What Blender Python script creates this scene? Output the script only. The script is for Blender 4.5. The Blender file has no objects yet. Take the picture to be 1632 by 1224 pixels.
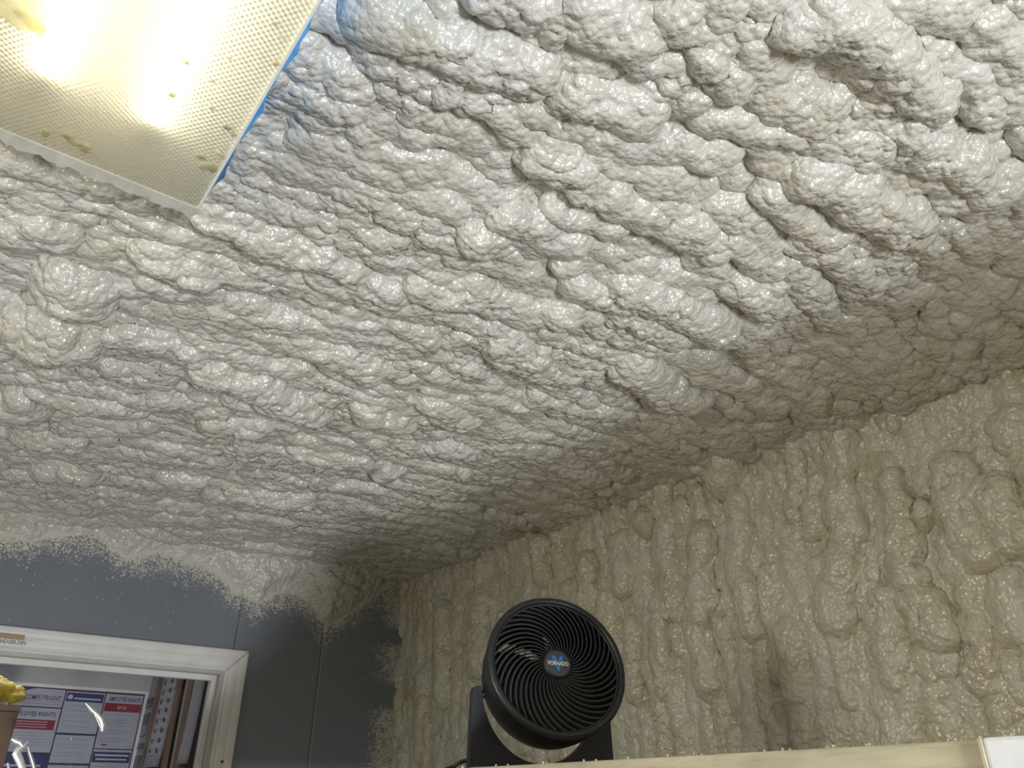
import bpy, bmesh, math, random
import numpy as np
from mathutils import Vector, Matrix

random.seed(7)
rng = np.random.default_rng(11)
scene = bpy.context.scene
COL = scene.collection
EYE = 1.60                      # camera height above the floor
PITCH, YAW, FPX = math.radians(28.5), math.radians(37.0), 1226.0

# ------------------------------------------------------------------ camera
cam_d = bpy.data.cameras.new('camera')
cam_d.sensor_width = 36.0
cam_d.lens = FPX / 1632.0 * 36.0
cam_d.clip_start = 0.02
cam = bpy.data.objects.new('camera', cam_d)
cam.location = (0, 0, EYE)
cam.rotation_euler = (math.pi / 2 + PITCH, 0, -YAW)
COL.objects.link(cam)
scene.camera = cam

# ------------------------------------------------------------------ light
world = bpy.data.worlds.new('world')
scene.world = world
world.use_nodes = True
world.node_tree.nodes['Background'].inputs['Color'].default_value = (0.93, 0.95, 0.96, 1)
world.node_tree.nodes['Background'].inputs['Strength'].default_value = 0.14


def area_light(name, loc, target, sx, sy, power, color):
    d = bpy.data.lights.new(name, 'AREA')
    d.shape = 'RECTANGLE'
    d.size, d.size_y, d.energy, d.color = sx, sy, power, color
    o = bpy.data.objects.new(name, d)
    o.location = loc
    o.rotation_euler = (Vector(target) - Vector(loc)).to_track_quat('-Z', 'Y').to_euler()
    COL.objects.link(o)
    return o


# daylight thrown up from the sunlit threshold of the open front
area_light('threshold_daylight', (0.06, -2.0, 0.60), (0.5, 1.7, 2.3), 0.42, 0.5, 90, (0.95, 0.975, 1.0))
# added fill at the left wall, to brighten the right wall
area_light('left_fill', (-1.84, 0.75, 1.80), (1.7, 1.0, 1.66), 0.9, 0.55, 4.4, (1.0, 0.965, 0.83)).data.spread = math.radians(75)
# added fill for the office beyond the doorway, no fitting modelled
area_light('office_fill', (0.35, 3.75, 2.24), (0.45, 3.9, 0.5), 0.35, 0.35, 2.1, (0.86, 0.90, 1.0))

scene.cycles.max_bounces = 8
scene.cycles.diffuse_bounces = 3
scene.cycles.glossy_bounces = 3
scene.view_settings.view_transform = 'Standard'
scene.view_settings.look = 'None'
scene.view_settings.exposure = 0.0
scene.view_settings.gamma = 1.0
scene.view_settings.use_curve_mapping = False

# ------------------------------------------------------------------ geometry of the view (plane intersections only)
W, D, DECK = 1.70, 3.10, EYE + 0.95


def ray(px, py):
    u, v = px - 816.0, 612.0 - py
    f = FPX * math.cos(PITCH) - v * math.sin(PITCH)
    up = FPX * math.sin(PITCH) + v * math.cos(PITCH)
    return Vector((f * math.sin(YAW) + u * math.cos(YAW), f * math.cos(YAW) - u * math.sin(YAW), up))


def on(px, py, axis, val):
    """point where a sight line meets the room plane axis = val"""
    r = ray(px, py)
    t = (val - (EYE if axis == 2 else 0.0)) / r[axis]
    p = r * t
    p.z += EYE
    return p, t


# ------------------------------------------------------------------ materials
def new_mat(name):
    m = bpy.data.materials.new(name)
    m.use_nodes = True
    nt = m.node_tree
    return m, nt, nt.nodes['Principled BSDF']


def N(nt, typ, **kw):
    n = nt.nodes.new(typ)
    for k, v in kw.items():
        if k in n.inputs:
            n.inputs[k].default_value = v
        else:
            setattr(n, k, v)
    return n


def coords(nt, kind='Object'):
    return nt.nodes.new('ShaderNodeTexCoord').outputs[kind]


def ramp(nt, src, stops):
    r = nt.nodes.new('ShaderNodeValToRGB')
    e = r.color_ramp.elements
    e[0].position, e[0].color = stops[0][0], (*stops[0][1], 1)
    e[1].position, e[1].color = stops[-1][0], (*stops[-1][1], 1)
    for p, c in stops[1:-1]:
        k = e.new(p)
        k.color = (*c, 1)
    nt.links.new(src, r.inputs['Fac'])
    return r.outputs['Color']


def mat_plain(name, col, rough=0.5, noise=0.08, scale=25, bump=0.0, bscale=80, metal=0.0, spec=0.5, stretch=None):
    m, nt, b = new_mat(name)
    c = coords(nt)
    if stretch:
        mp = N(nt, 'ShaderNodeMapping')
        mp.inputs['Scale'].default_value = stretch
        nt.links.new(c, mp.inputs['Vector'])
        c = mp.outputs['Vector']
    n = N(nt, 'ShaderNodeTexNoise', Scale=scale, Detail=5.0)
    nt.links.new(c, n.inputs['Vector'])
    lo = tuple(max(0, x * (1 - noise)) for x in col)
    hi = tuple(min(1, x * (1 + noise)) for x in col)
    nt.links.new(ramp(nt, n.outputs['Fac'], [(0.3, lo), (0.7, hi)]), b.inputs['Base Color'])
    b.inputs['Roughness'].default_value = rough
    b.inputs['Metallic'].default_value = metal
    b.inputs['Specular IOR Level'].default_value = spec
    if bump:
        n2 = N(nt, 'ShaderNodeTexNoise', Scale=bscale, Detail=3.0)
        nt.links.new(c, n2.inputs['Vector'])
        bp = N(nt, 'ShaderNodeBump', Strength=bump, Distance=0.002)
        nt.links.new(n2.outputs['Fac'], bp.inputs['Height'])
        nt.links.new(bp.outputs['Normal'], b.inputs['Normal'])
    return m


def mat_foam(name, lo, mid, hi, fleck, cut):
    m, nt, b = new_mat(name)
    c = coords(nt)
    n = N(nt, 'ShaderNodeTexNoise', Scale=8.0, Detail=3.0, Roughness=0.6)
    nt.links.new(c, n.inputs['Vector'])
    base = ramp(nt, n.outputs['Fac'], [(0.32, lo), (0.5, mid), (0.72, hi)])
    # rust and dust specks of the raw foam
    n3 = N(nt, 'ShaderNodeTexNoise', Scale=34.0, Detail=3.0, Roughness=0.7)
    nt.links.new(c, n3.inputs['Vector'])
    sp = ramp(nt, n3.outputs['Fac'], [(cut, (0, 0, 0)), (cut + 0.07, (1, 1, 1))])
    mx = N(nt, 'ShaderNodeMix', data_type='RGBA')
    nt.links.new(sp, mx.inputs['Factor'])
    nt.links.new(base, mx.inputs['A'])
    mx.inputs['B'].default_value = (*fleck, 1)
    nt.links.new(mx.outputs['Result'], b.inputs['Base Color'])
    rr = N(nt, 'ShaderNodeMapRange')
    rr.inputs['From Min'].default_value, rr.inputs['From Max'].default_value = 0.35, 0.65
    rr.inputs['To Min'].default_value, rr.inputs['To Max'].default_value = 0.16, 0.40
    nt.links.new(n.outputs['Fac'], rr.inputs['Value'])
    nt.links.new(rr.outputs['Result'], b.inputs['Roughness'])
    b.inputs['Specular IOR Level'].default_value = 0.75
    b.inputs['Coat Weight'].default_value = 0.5
    b.inputs['Coat Roughness'].default_value = 0.14
    f1 = N(nt, 'ShaderNodeTexNoise', Scale=75.0, Detail=3.0, Roughness=0.62)
    v1 = N(nt, 'ShaderNodeTexVoronoi', Scale=95.0)
    nt.links.new(c, f1.inputs['Vector'])
    nt.links.new(c, v1.inputs['Vector'])
    add = N(nt, 'ShaderNodeMath', operation='SUBTRACT')
    nt.links.new(f1.outputs['Fac'], add.inputs[0])
    nt.links.new(v1.outputs['Distance'], add.inputs[1])
    bp = N(nt, 'ShaderNodeBump', Strength=0.75, Distance=0.0042)
    nt.links.new(add.outputs[0], bp.inputs['Height'])
    nt.links.new(bp.outputs['Normal'], b.inputs['Normal'])
    nt.links.new(bp.outputs['Normal'], b.inputs['Coat Normal'])
    return m


def mat_grey_wall():
    m, nt, b = new_mat('grey_wall_paint')
    c = coords(nt)
    n = N(nt, 'ShaderNodeTexNoise', Scale=3.0, Detail=5.0)
    nt.links.new(c, n.inputs['Vector'])
    paint = ramp(nt, n.outputs['Fac'], [(0.3, (0.19, 0.213, 0.25)), (0.7, (0.22, 0.245, 0.285))])
    at = N(nt, 'ShaderNodeAttribute', attribute_name='overspray')
    # curly flecks of overspray, denser towards the foam
    f = N(nt, 'ShaderNodeTexNoise', Scale=95.0, Detail=2.0, Roughness=0.5, Distortion=1.8)
    nt.links.new(c, f.inputs['Vector'])
    s = N(nt, 'ShaderNodeMath', operation='ADD')
    nt.links.new(f.outputs['Fac'], s.inputs[0])
    nt.links.new(at.outputs['Fac'], s.inputs[1])
    fl = ramp(nt, s.outputs[0], [(0.94, (0, 0, 0)), (0.99, (1, 1, 1))])
    mx = N(nt, 'ShaderNodeMix', data_type='RGBA')
    nt.links.new(fl, mx.inputs['Factor'])
    nt.links.new(paint, mx.inputs['A'])
    mx.inputs['B'].default_value = (0.66, 0.63, 0.55, 1)
    nt.links.new(mx.outputs['Result'], b.inputs['Base Color'])
    b.inputs['Roughness'].default_value = 0.30
    g = N(nt, 'ShaderNodeTexNoise', Scale=45.0, Detail=3.0)
    nt.links.new(c, g.inputs['Vector'])
    hs = N(nt, 'ShaderNodeMath', operation='MULTIPLY_ADD')
    nt.links.new(fl, hs.inputs[0])
    hs.inputs[1].default_value = 1.5
    nt.links.new(g.outputs['Fac'], hs.inputs[2])
    bp = N(nt, 'ShaderNodeBump', Strength=0.35, Distance=0.0015)
    nt.links.new(hs.outputs[0], bp.inputs['Height'])
    nt.links.new(bp.outputs['Normal'], b.inputs['Normal'])
    return m


def mat_lens():
    m, nt, b = new_mat('prismatic_lens')
    out = nt.nodes['Material Output']
    nt.nodes.remove(b)
    c = coords(nt)
    sep = N(nt, 'ShaderNodeSeparateXYZ')
    nt.links.new(c, sep.inputs[0])
    K = 2 * math.pi / 0.0062

    def wave(sx, sy):
        a = N(nt, 'ShaderNodeMath', operation='MULTIPLY')
        a.inputs[1].default_value = sx * K
        nt.links.new(sep.outputs['X'], a.inputs[0])
        d = N(nt, 'ShaderNodeMath', operation='MULTIPLY_ADD')
        d.inputs[1].default_value = sy * K
        nt.links.new(sep.outputs['Y'], d.inputs[0])
        nt.links.new(a.outputs[0], d.inputs[2])
        e = N(nt, 'ShaderNodeMath', operation='SINE')
        nt.links.new(d.outputs[0], e.inputs[0])
        return e.outputs[0]
    w = N(nt, 'ShaderNodeMath', operation='ADD')
    nt.links.new(wave(0.8, 0.6), w.inputs[0])
    nt.links.new(wave(-0.6, 0.8), w.inputs[1])
    bp = N(nt, 'ShaderNodeBump', Strength=0.55, Distance=0.0012)
    nt.links.new(w.outputs[0], bp.inputs['Height'])
    tr = N(nt, 'ShaderNodeBsdfTranslucent')
    tr.inputs['Color'].default_value = (0.94, 0.88, 0.63, 1)
    df = N(nt, 'ShaderNodeBsdfDiffuse')
    df.inputs['Color'].default_value = (0.75, 0.73, 0.62, 1)
    gl = N(nt, 'ShaderNodeBsdfGlossy')
    gl.inputs['Roughness'].default_value = 0.25
    for s in (tr, df, gl):
        nt.links.new(bp.outputs['Normal'], s.inputs['Normal'])
    m1 = N(nt, 'ShaderNodeMixShader')
    m1.inputs[0].default_value = 0.35
    nt.links.new(tr.outputs[0], m1.inputs[1])
    nt.links.new(df.outputs[0], m1.inputs[2])
    m2 = N(nt, 'ShaderNodeMixShader')
    m2.inputs[0].default_value = 0.06
    nt.links.new(m1.outputs[0], m2.inputs[1])
    nt.links.new(gl.outputs[0], m2.inputs[2])
    nt.links.new(m2.outputs[0], out.inputs['Surface'])
    return m


def mat_translucent(name, col, mix=0.35, rough=0.2):
    m, nt, b = new_mat(name)
    out = nt.nodes['Material Output']
    n = N(nt, 'ShaderNodeTexNoise', Scale=30.0)
    nt.links.new(coords(nt), n.inputs['Vector'])
    colr = ramp(nt, n.outputs['Fac'], [(0.3, tuple(x * 0.85 for x in col)), (0.7, col)])
    nt.links.new(colr, b.inputs['Base Color'])
    b.inputs['Roughness'].default_value = rough
    tr = N(nt, 'ShaderNodeBsdfTranslucent')
    nt.links.new(colr, tr.inputs['Color'])
    mx = N(nt, 'ShaderNodeMixShader')
    mx.inputs[0].default_value = mix
    nt.links.new(tr.outputs[0], mx.inputs[1])
    nt.links.new(b.outputs[0], mx.inputs[2])
    nt.links.new(mx.outputs[0], out.inputs['Surface'])
    return m


def mat_emit(name, col, strength):
    m, nt, b = new_mat(name)
    b.inputs['Base Color'].default_value = (0.9, 0.9, 0.9, 1)
    b.inputs['Emission Color'].default_value = (*col, 1)
    b.inputs['Emission Strength'].default_value = strength
    return m


def mat_film():
    m, nt, b = new_mat('clear_film')
    out = nt.nodes['Material Output']
    n = N(nt, 'ShaderNodeTexNoise', Scale=9.0, Detail=4.0)
    nt.links.new(coords(nt), n.inputs['Vector'])
    bp = N(nt, 'ShaderNodeBump', Strength=0.4, Distance=0.004)
    nt.links.new(n.outputs['Fac'], bp.inputs['Height'])
    tr = N(nt, 'ShaderNodeBsdfTransparent')
    gl = N(nt, 'ShaderNodeBsdfGlossy')
    gl.inputs['Roughness'].default_value = 0.08
    nt.links.new(bp.outputs['Normal'], gl.inputs['Normal'])
    fr = N(nt, 'ShaderNodeFresnel', IOR=1.45)
    mx = N(nt, 'ShaderNodeMixShader')
    nt.links.new(fr.outputs[0], mx.inputs[0])
    nt.links.new(tr.outputs[0], mx.inputs[1])
    nt.links.new(gl.outputs[0], mx.inputs[2])
    nt.links.new(mx.outputs[0], out.inputs['Surface'])
    return m


M = {
    'foam': mat_foam('spray_foam', (0.60, 0.575, 0.50), (0.645, 0.63, 0.575), (0.665, 0.655, 0.615), (0.46, 0.37, 0.23), 0.70),
    'foam_yellowed': mat_foam('yellowed_spray_foam', (0.57, 0.535, 0.39), (0.63, 0.612, 0.50), (0.66, 0.65, 0.57), (0.20, 0.14, 0.06), 0.69),
    'grey': mat_grey_wall(),
    'white_trim': mat_plain('white_trim_paint', (0.80, 0.80, 0.79), 0.35, 0.07, 14, 0.12, 60),
    'jamb': mat_plain('grey_jamb_paint', (0.52, 0.51, 0.50), 0.45, 0.06, 14),
    'concrete': mat_plain('concrete', (0.40, 0.39, 0.37), 0.8, 0.15, 6, 0.2, 60),
    'drywall': mat_plain('office_paint', (0.46, 0.46, 0.47), 0.7, 0.04, 6),
    'deck': mat_plain('plywood', (0.55, 0.44, 0.28), 0.7, 0.15, 5, stretch=(1, 8, 8)),
    'lens': mat_lens(),
    'blue_film': mat_translucent('blue_film', (0.03, 0.26, 0.72), 0.45),
    'foam_lip': mat_translucent('foam_coated_lip', (0.90, 0.89, 0.85), 0.6, 0.6),
    'splat': mat_translucent('foam_splat', (0.99, 0.97, 0.84), 0.06, 0.6),
    'crumb': mat_plain('foam_crumb', (0.86, 0.83, 0.72), 0.6, 0.08, 80),
    'steel': mat_plain('white_enamel', (0.5, 0.5, 0.48), 0.4, 0.03),
    'tube': mat_emit('tube_glow', (1.0, 0.98, 0.92), 7.5),
    'black': mat_plain('black_plastic', (0.012, 0.013, 0.016), 0.36, 0.15, 40),
    'black_soft': mat_plain('black_matt_plastic', (0.016, 0.017, 0.019), 0.5, 0.2, 60),
    'badge': mat_plain('badge_grey', (0.055, 0.058, 0.080), 0.35, 0.08, 90),
    'logo_blue': mat_plain('logo_blue', (0.03, 0.22, 0.62), 0.4, 0.05),
    'logo_white': mat_plain('logo_white', (0.85, 0.86, 0.88), 0.4, 0.03),
    'wood': mat_plain('pale_pine', (0.46, 0.425, 0.31), 0.65, 0.22, 9, 0.3, 60, stretch=(6, 1.2, 7)),
    'post_white': mat_plain('white_post_paint', (0.80, 0.82, 0.87), 0.5, 0.06, 20, 0.3, 70),
    'brown_wood': mat_plain('brown_wood', (0.20, 0.11, 0.052), 0.5, 0.2, 9, stretch=(8, 8, 1)),
    'cabinet': mat_plain('cabinet_wood', (0.22, 0.125, 0.068), 0.5, 0.12, 7, stretch=(6, 6, 1)),
    'cabinet_panel': mat_plain('cabinet_panel_wood', (0.36, 0.22, 0.13), 0.45, 0.10, 7, stretch=(6, 6, 1)),
    'cork': mat_plain('dark_cork', (0.055, 0.035, 0.020), 0.8, 0.35, 120),
    'paper': mat_plain('white_paper', (0.90, 0.90, 0.94), 0.6, 0.03, 12),
    'poster': mat_plain('poster_paper', (0.42, 0.43, 0.50), 0.30, 0.05, 8),
    'print_blue': mat_plain('print_navy', (0.012, 0.028, 0.13), 0.3, 0.1, 30),
    'print_border': mat_plain('print_maroon', (0.06, 0.018, 0.06), 0.3, 0.1, 30),
    'print_red': mat_plain('print_red', (0.26, 0.015, 0.03), 0.3, 0.1, 30),
    'print_grey': mat_plain('print_grey', (0.29, 0.30, 0.37), 0.4, 0.1, 30),
    'print_pale': mat_plain('print_pale', (0.50, 0.51, 0.58), 0.4, 0.05, 30),
    'print_dark': mat_plain('print_dark', (0.05, 0.05, 0.07), 0.4, 0.1, 30),
    'yellow': mat_plain('yellow_cloth', (0.42, 0.31, 0.02), 0.6, 0.2, 40, 0.3, 90),
    'tape': mat_plain('tan_tape', (0.42, 0.31, 0.20), 0.45, 0.08, 40),
    'film': mat_film(),
    'film_glint': mat_plain('crease_glint', (0.93, 0.96, 0.98), 0.30, 0.02, 30, metal=0.75),  # near-white metal standing in for glints on the clear film
}


# ------------------------------------------------------------------ mesh helpers
def link(name, me, mat=None, parent=None, smooth=False):
    if mat is not None:
        me.materials.append(M[mat] if isinstance(mat, str) else mat)
    if smooth:
        me.polygons.foreach_set('use_smooth', [True] * len(me.polygons))
    o = bpy.data.objects.new(name, me)
    COL.objects.link(o)
    if parent is not None:
        o.parent = parent
    return o


def from_bm(name, bm, mat, parent=None, smooth=False):
    me = bpy.data.meshes.new(name)
    bmesh.ops.recalc_face_normals(bm, faces=bm.faces)
    bm.to_mesh(me)
    bm.free()
    return link(name, me, mat, parent, smooth)


def empty(name, loc=(0, 0, 0), rot=(0, 0, 0)):
    o = bpy.data.objects.new(name, None)
    o.location, o.rotation_euler = loc, rot
    o.empty_display_size = 0.05
    COL.objects.link(o)
    return o


def tag(o, label=None, cat=None, group=None, kind=None):
    for k, v in (('label', label), ('category', cat), ('group', group), ('kind', kind)):
        if v:
            o[k] = v
    return o


def add_box(bm, x0, x1, y0, y1, z0, z1, bevel=0.0):
    g = bmesh.ops.create_cube(bm, size=1.0)
    vs = g['verts']
    for v in vs:
        v.co = Vector((x0 + (v.co.x + .5) * (x1 - x0), y0 + (v.co.y + .5) * (y1 - y0), z0 + (v.co.z + .5) * (z1 - z0)))
    if bevel:
        es = {e for v in vs for e in v.link_edges}
        bmesh.ops.bevel(bm, geom=list(es), offset=bevel, segments=2, affect='EDGES', profile=0.6)
    return bm


def box(name, mat, x0, x1, y0, y1, z0, z1, parent=None, bevel=0.0):
    bm = bmesh.new()
    add_box(bm, x0, x1, y0, y1, z0, z1, bevel)
    return from_bm(name, bm, mat, parent)


def add_lathe(bm, prof, seg=48, close=False):
    """profile of (r, z) turned about z"""
    rings = []
    for r, z in prof:
        rings.append([bm.verts.new((r * math.cos(2 * math.pi * k / seg), r * math.sin(2 * math.pi * k / seg), z)) for k in range(seg)])
    n = len(rings)
    for i in range(n if close else n - 1):
        a, b = rings[i], rings[(i + 1) % n]
        for k in range(seg):
            bm.faces.new((a[k], a[(k + 1) % seg], b[(k + 1) % seg], b[k]))
    return rings


def add_prism(bm, pts, lo, hi, f):
    """outline pts (a, b) extruded from lo to hi; f maps (a, b, c) to 3-D"""
    A = [bm.verts.new(f(a, b, lo)) for a, b in pts]
    B = [bm.verts.new(f(a, b, hi)) for a, b in pts]
    n = len(pts)
    bm.faces.new(A)
    bm.faces.new(B[::-1])
    for i in range(n):
        bm.faces.new((A[i], A[(i + 1) % n], B[(i + 1) % n], B[i]))


def add_tube(bm, pts, r, seg=10):
    rings = []
    P = [Vector(p) for p in pts]
    for i, p in enumerate(P):
        d = (P[min(i + 1, len(P) - 1)] - P[max(i - 1, 0)]).normalized()
        a = d.orthogonal().normalized() if i == 0 else (rings_a - d * rings_a.dot(d)).normalized()
        rings_a = a
        b = d.cross(a)
        rings.append([bm.verts.new(p + (a * math.cos(t) + b * math.sin(t)) * r) for t in [2 * math.pi * k / seg for k in range(seg)]])
    for i in range(len(rings) - 1):
        for k in range(seg):
            bm.faces.new((rings[i][k], rings[i][(k + 1) % seg], rings[i + 1][(k + 1) % seg], rings[i + 1][k]))
    bm.faces.new(rings[0][::-1])
    bm.faces.new(rings[-1])


def text_mesh(name, s, mat, parent, mtx, width=None, height=0.01, extrude=0.0003, fit_right=False, bold=0.0):
    c = bpy.data.curves.new(name, 'FONT')
    c.body, c.size, c.extrude, c.offset = s, 1.0, 0.0, bold
    c.resolution_u = 2
    t = bpy.data.objects.new(name + '_src', c)
    COL.objects.link(t)
    bpy.context.view_layer.update()
    me = bpy.data.meshes.new_from_object(t.evaluated_get(bpy.context.evaluated_depsgraph_get()))
    bpy.data.objects.remove(t)
    n = len(me.vertices)
    co = np.empty(n * 3)
    me.vertices.foreach_get('co', co)
    co = co.reshape(-1, 3)
    lo, hi = co.min(0), co.max(0)
    sy = height / (hi[1] - lo[1])
    sx = width / (hi[0] - lo[0]) if width else sy
    co[:, 0] = (co[:, 0] - (lo[0] + hi[0]) / 2) * sx
    co[:, 1] = (co[:, 1] - (lo[1] + hi[1]) / 2) * sy
    me.vertices.foreach_set('co', co.ravel())
    me.name = name
    me.transform(mtx)
    return link(name, me, mat, parent)


# ------------------------------------------------------------------ numpy noise
def gnoise(x, y, seed):
    r = np.random.default_rng(seed)
    T = 256
    ang = r.random((T, T)) * 2 * np.pi
    gx, gy = np.cos(ang), np.sin(ang)
    xi, yi = np.floor(x).astype(np.int64), np.floor(y).astype(np.int64)
    xf, yf = x - xi, y - yi
    u, v = xf * xf * xf * (xf * (xf * 6 - 15) + 10), yf * yf * yf * (yf * (yf * 6 - 15) + 10)

    def g(ix, iy, dx, dy):
        a, b = (xi + ix) % T, (yi + iy) % T
        return gx[a, b] * dx + gy[a, b] * dy
    n0 = g(0, 0, xf, yf) * (1 - u) + g(1, 0, xf - 1, yf) * u
    n1 = g(0, 1, xf, yf - 1) * (1 - u) + g(1, 1, xf - 1, yf - 1) * u
    return (n0 * (1 - v) + n1 * v) * 1.4


def domes(x, y, seed, rad=0.78):
    """packed round lumps with creases between them, 0..1"""
    r = np.random.default_rng(seed)
    T = 256
    px, py, ph = r.random((T, T)), r.random((T, T)), 0.55 + 0.45 * r.random((T, T))
    xi, yi = np.floor(x).astype(np.int64), np.floor(y).astype(np.int64)
    best = np.zeros_like(x)
    for i in (-1, 0, 1):
        for j in (-1, 0, 1):
            a, b = (xi + i) % T, (yi + j) % T
            d2 = (xi + i + px[a, b] - x) ** 2 + (yi + j + py[a, b] - y) ** 2
            h = ph[a, b] * np.sqrt(np.clip(1 - d2 / rad ** 2, 0, 1))
            np.maximum(best, h, out=best)
    return best


def domes3(x, y, z, seed, rad=0.80):
    """the same lumps packed in space, so that steep flanks are not stretched"""
    r = np.random.default_rng(seed)
    T = 64
    pj, ph = r.random((3, T, T, T)).astype(np.float32), (0.55 + 0.45 * r.random((T, T, T))).astype(np.float32)
    shp = x.shape
    x, y, z = (np.asarray(v, np.float32).ravel() for v in (x, y, z))
    xi, yi, zi = (np.floor(v).astype(np.int32) for v in (x, y, z))
    best = np.zeros_like(x)
    for i in (-1, 0, 1):
        for j in (-1, 0, 1):
            for k in (-1, 0, 1):
                a, b, c = (xi + i) % T, (yi + j) % T, (zi + k) % T
                q = (a * T + b) * T + c
                d2 = (xi + i + pj[0].ravel()[q] - x) ** 2 + (yi + j + pj[1].ravel()[q] - y) ** 2 + (zi + k + pj[2].ravel()[q] - z) ** 2
                np.maximum(best, ph.ravel()[q] * np.sqrt(np.clip(1 - d2 / rad ** 2, 0, 1)), out=best)
    return best.reshape(shp)


def swell(a, b, p, A, B, amp):
    """push the surface (a, b, p) out along its normal by amp; A, B grid axes"""
    pa = np.gradient(p, A, axis=0)
    pb = np.gradient(p, B, axis=1)
    lim = 2.2
    pa, pb = np.clip(pa, -lim, lim), np.clip(pb, -lim, lim)
    n = 1 / np.sqrt(1 + pa * pa + pb * pb)
    return a - pa * n * amp, b - pb * n * amp, p + n * amp


def soften(P, k=1):
    for _ in range(k):
        Q = np.pad(P, 1, mode='edge')
        P = (Q[:-2, 1:-1] + Q[2:, 1:-1] + Q[1:-1, :-2] + Q[1:-1, 2:] + 2 * P) / 6
    return P


def smooth01(t):
    t = np.clip(t, 0, 1)
    return t * t * (3 - 2 * t)


def axis_samples(segs):
    """segs: (start, end, step0, step1) -> increasing coordinates"""
    out = []
    for a, b, s0, s1 in segs:
        x = a
        while x < b - 1e-6:
            out.append(x)
            t = (x - a) / (b - a)
            x += s0 + (s1 - s0) * t
    out.append(segs[-1][1])
    return np.array(out)


def grid_mesh(name, co, na, nb, flip, attr=None):
    me = bpy.data.meshes.new(name)
    nv = na * nb
    me.vertices.add(nv)
    me.vertices.foreach_set('co', np.ascontiguousarray(co, dtype=np.float32).ravel())
    i, j = np.meshgrid(np.arange(na - 1), np.arange(nb - 1), indexing='ij')
    a = (i * nb + j).ravel()
    quad = np.stack([a, a + nb, a + nb + 1, a + 1], 1)
    if flip:
        quad = quad[:, ::-1]
    nf = len(quad)
    me.loops.add(nf * 4)
    me.loops.foreach_set('vertex_index', np.ascontiguousarray(quad, dtype=np.int32).ravel())
    me.polygons.add(nf)
    me.polygons.foreach_set('loop_start', np.arange(0, nf * 4, 4, dtype=np.int32))
    me.polygons.foreach_set('use_smooth', np.ones(nf, dtype=bool))
    if attr is not None:
        at = me.attributes.new('overspray', 'FLOAT', 'POINT')
        at.data.foreach_set('value', np.ascontiguousarray(attr, dtype=np.float32).ravel())
    me.update(calc_edges=True)
    return me


def lay_strokes(P, A, B, WA, WB, strokes):
    """union of round sprayed beads on the height field P; strokes = (polyline, radius, base, height)"""
    for pts, r, base, h in strokes:
        pts = np.array(pts, float)
        lo, hi = pts.min(0) - r - 0.03, pts.max(0) + r + 0.03
        i0, i1 = np.searchsorted(A, [lo[0], hi[0]])
        j0, j1 = np.searchsorted(B, [lo[1], hi[1]])
        if i1 <= i0 or j1 <= j0:
            continue
        x, y = WA[i0:i1, j0:j1], WB[i0:i1, j0:j1]
        best = np.full(x.shape, 1e9)
        if len(pts) == 1:
            best = (x - pts[0, 0]) ** 2 + (y - pts[0, 1]) ** 2
        for k in range(len(pts) - 1):
            p, q = pts[k], pts[k + 1]
            d = q - p
            t = np.clip(((x - p[0]) * d[0] + (y - p[1]) * d[1]) / max(1e-9, d @ d), 0, 1)
            best = np.minimum(best, (x - p[0] - t * d[0]) ** 2 + (y - p[1] - t * d[1]) ** 2)
        q = np.clip(1 - best / (r * r), 0, 1)
        hgt = np.where(best < r * r, base + h * np.sqrt(q), -1)
        np.maximum(P[i0:i1, j0:j1], hgt, out=P[i0:i1, j0:j1])


# ------------------------------------------------------------------ ceiling: one sprayed skin of foam
FIX = (-0.172, 0.164, -0.17, 1.017)      # the light fitting x0, x1, y0, y1
ZL = EYE + 0.80                          # its lens

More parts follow.
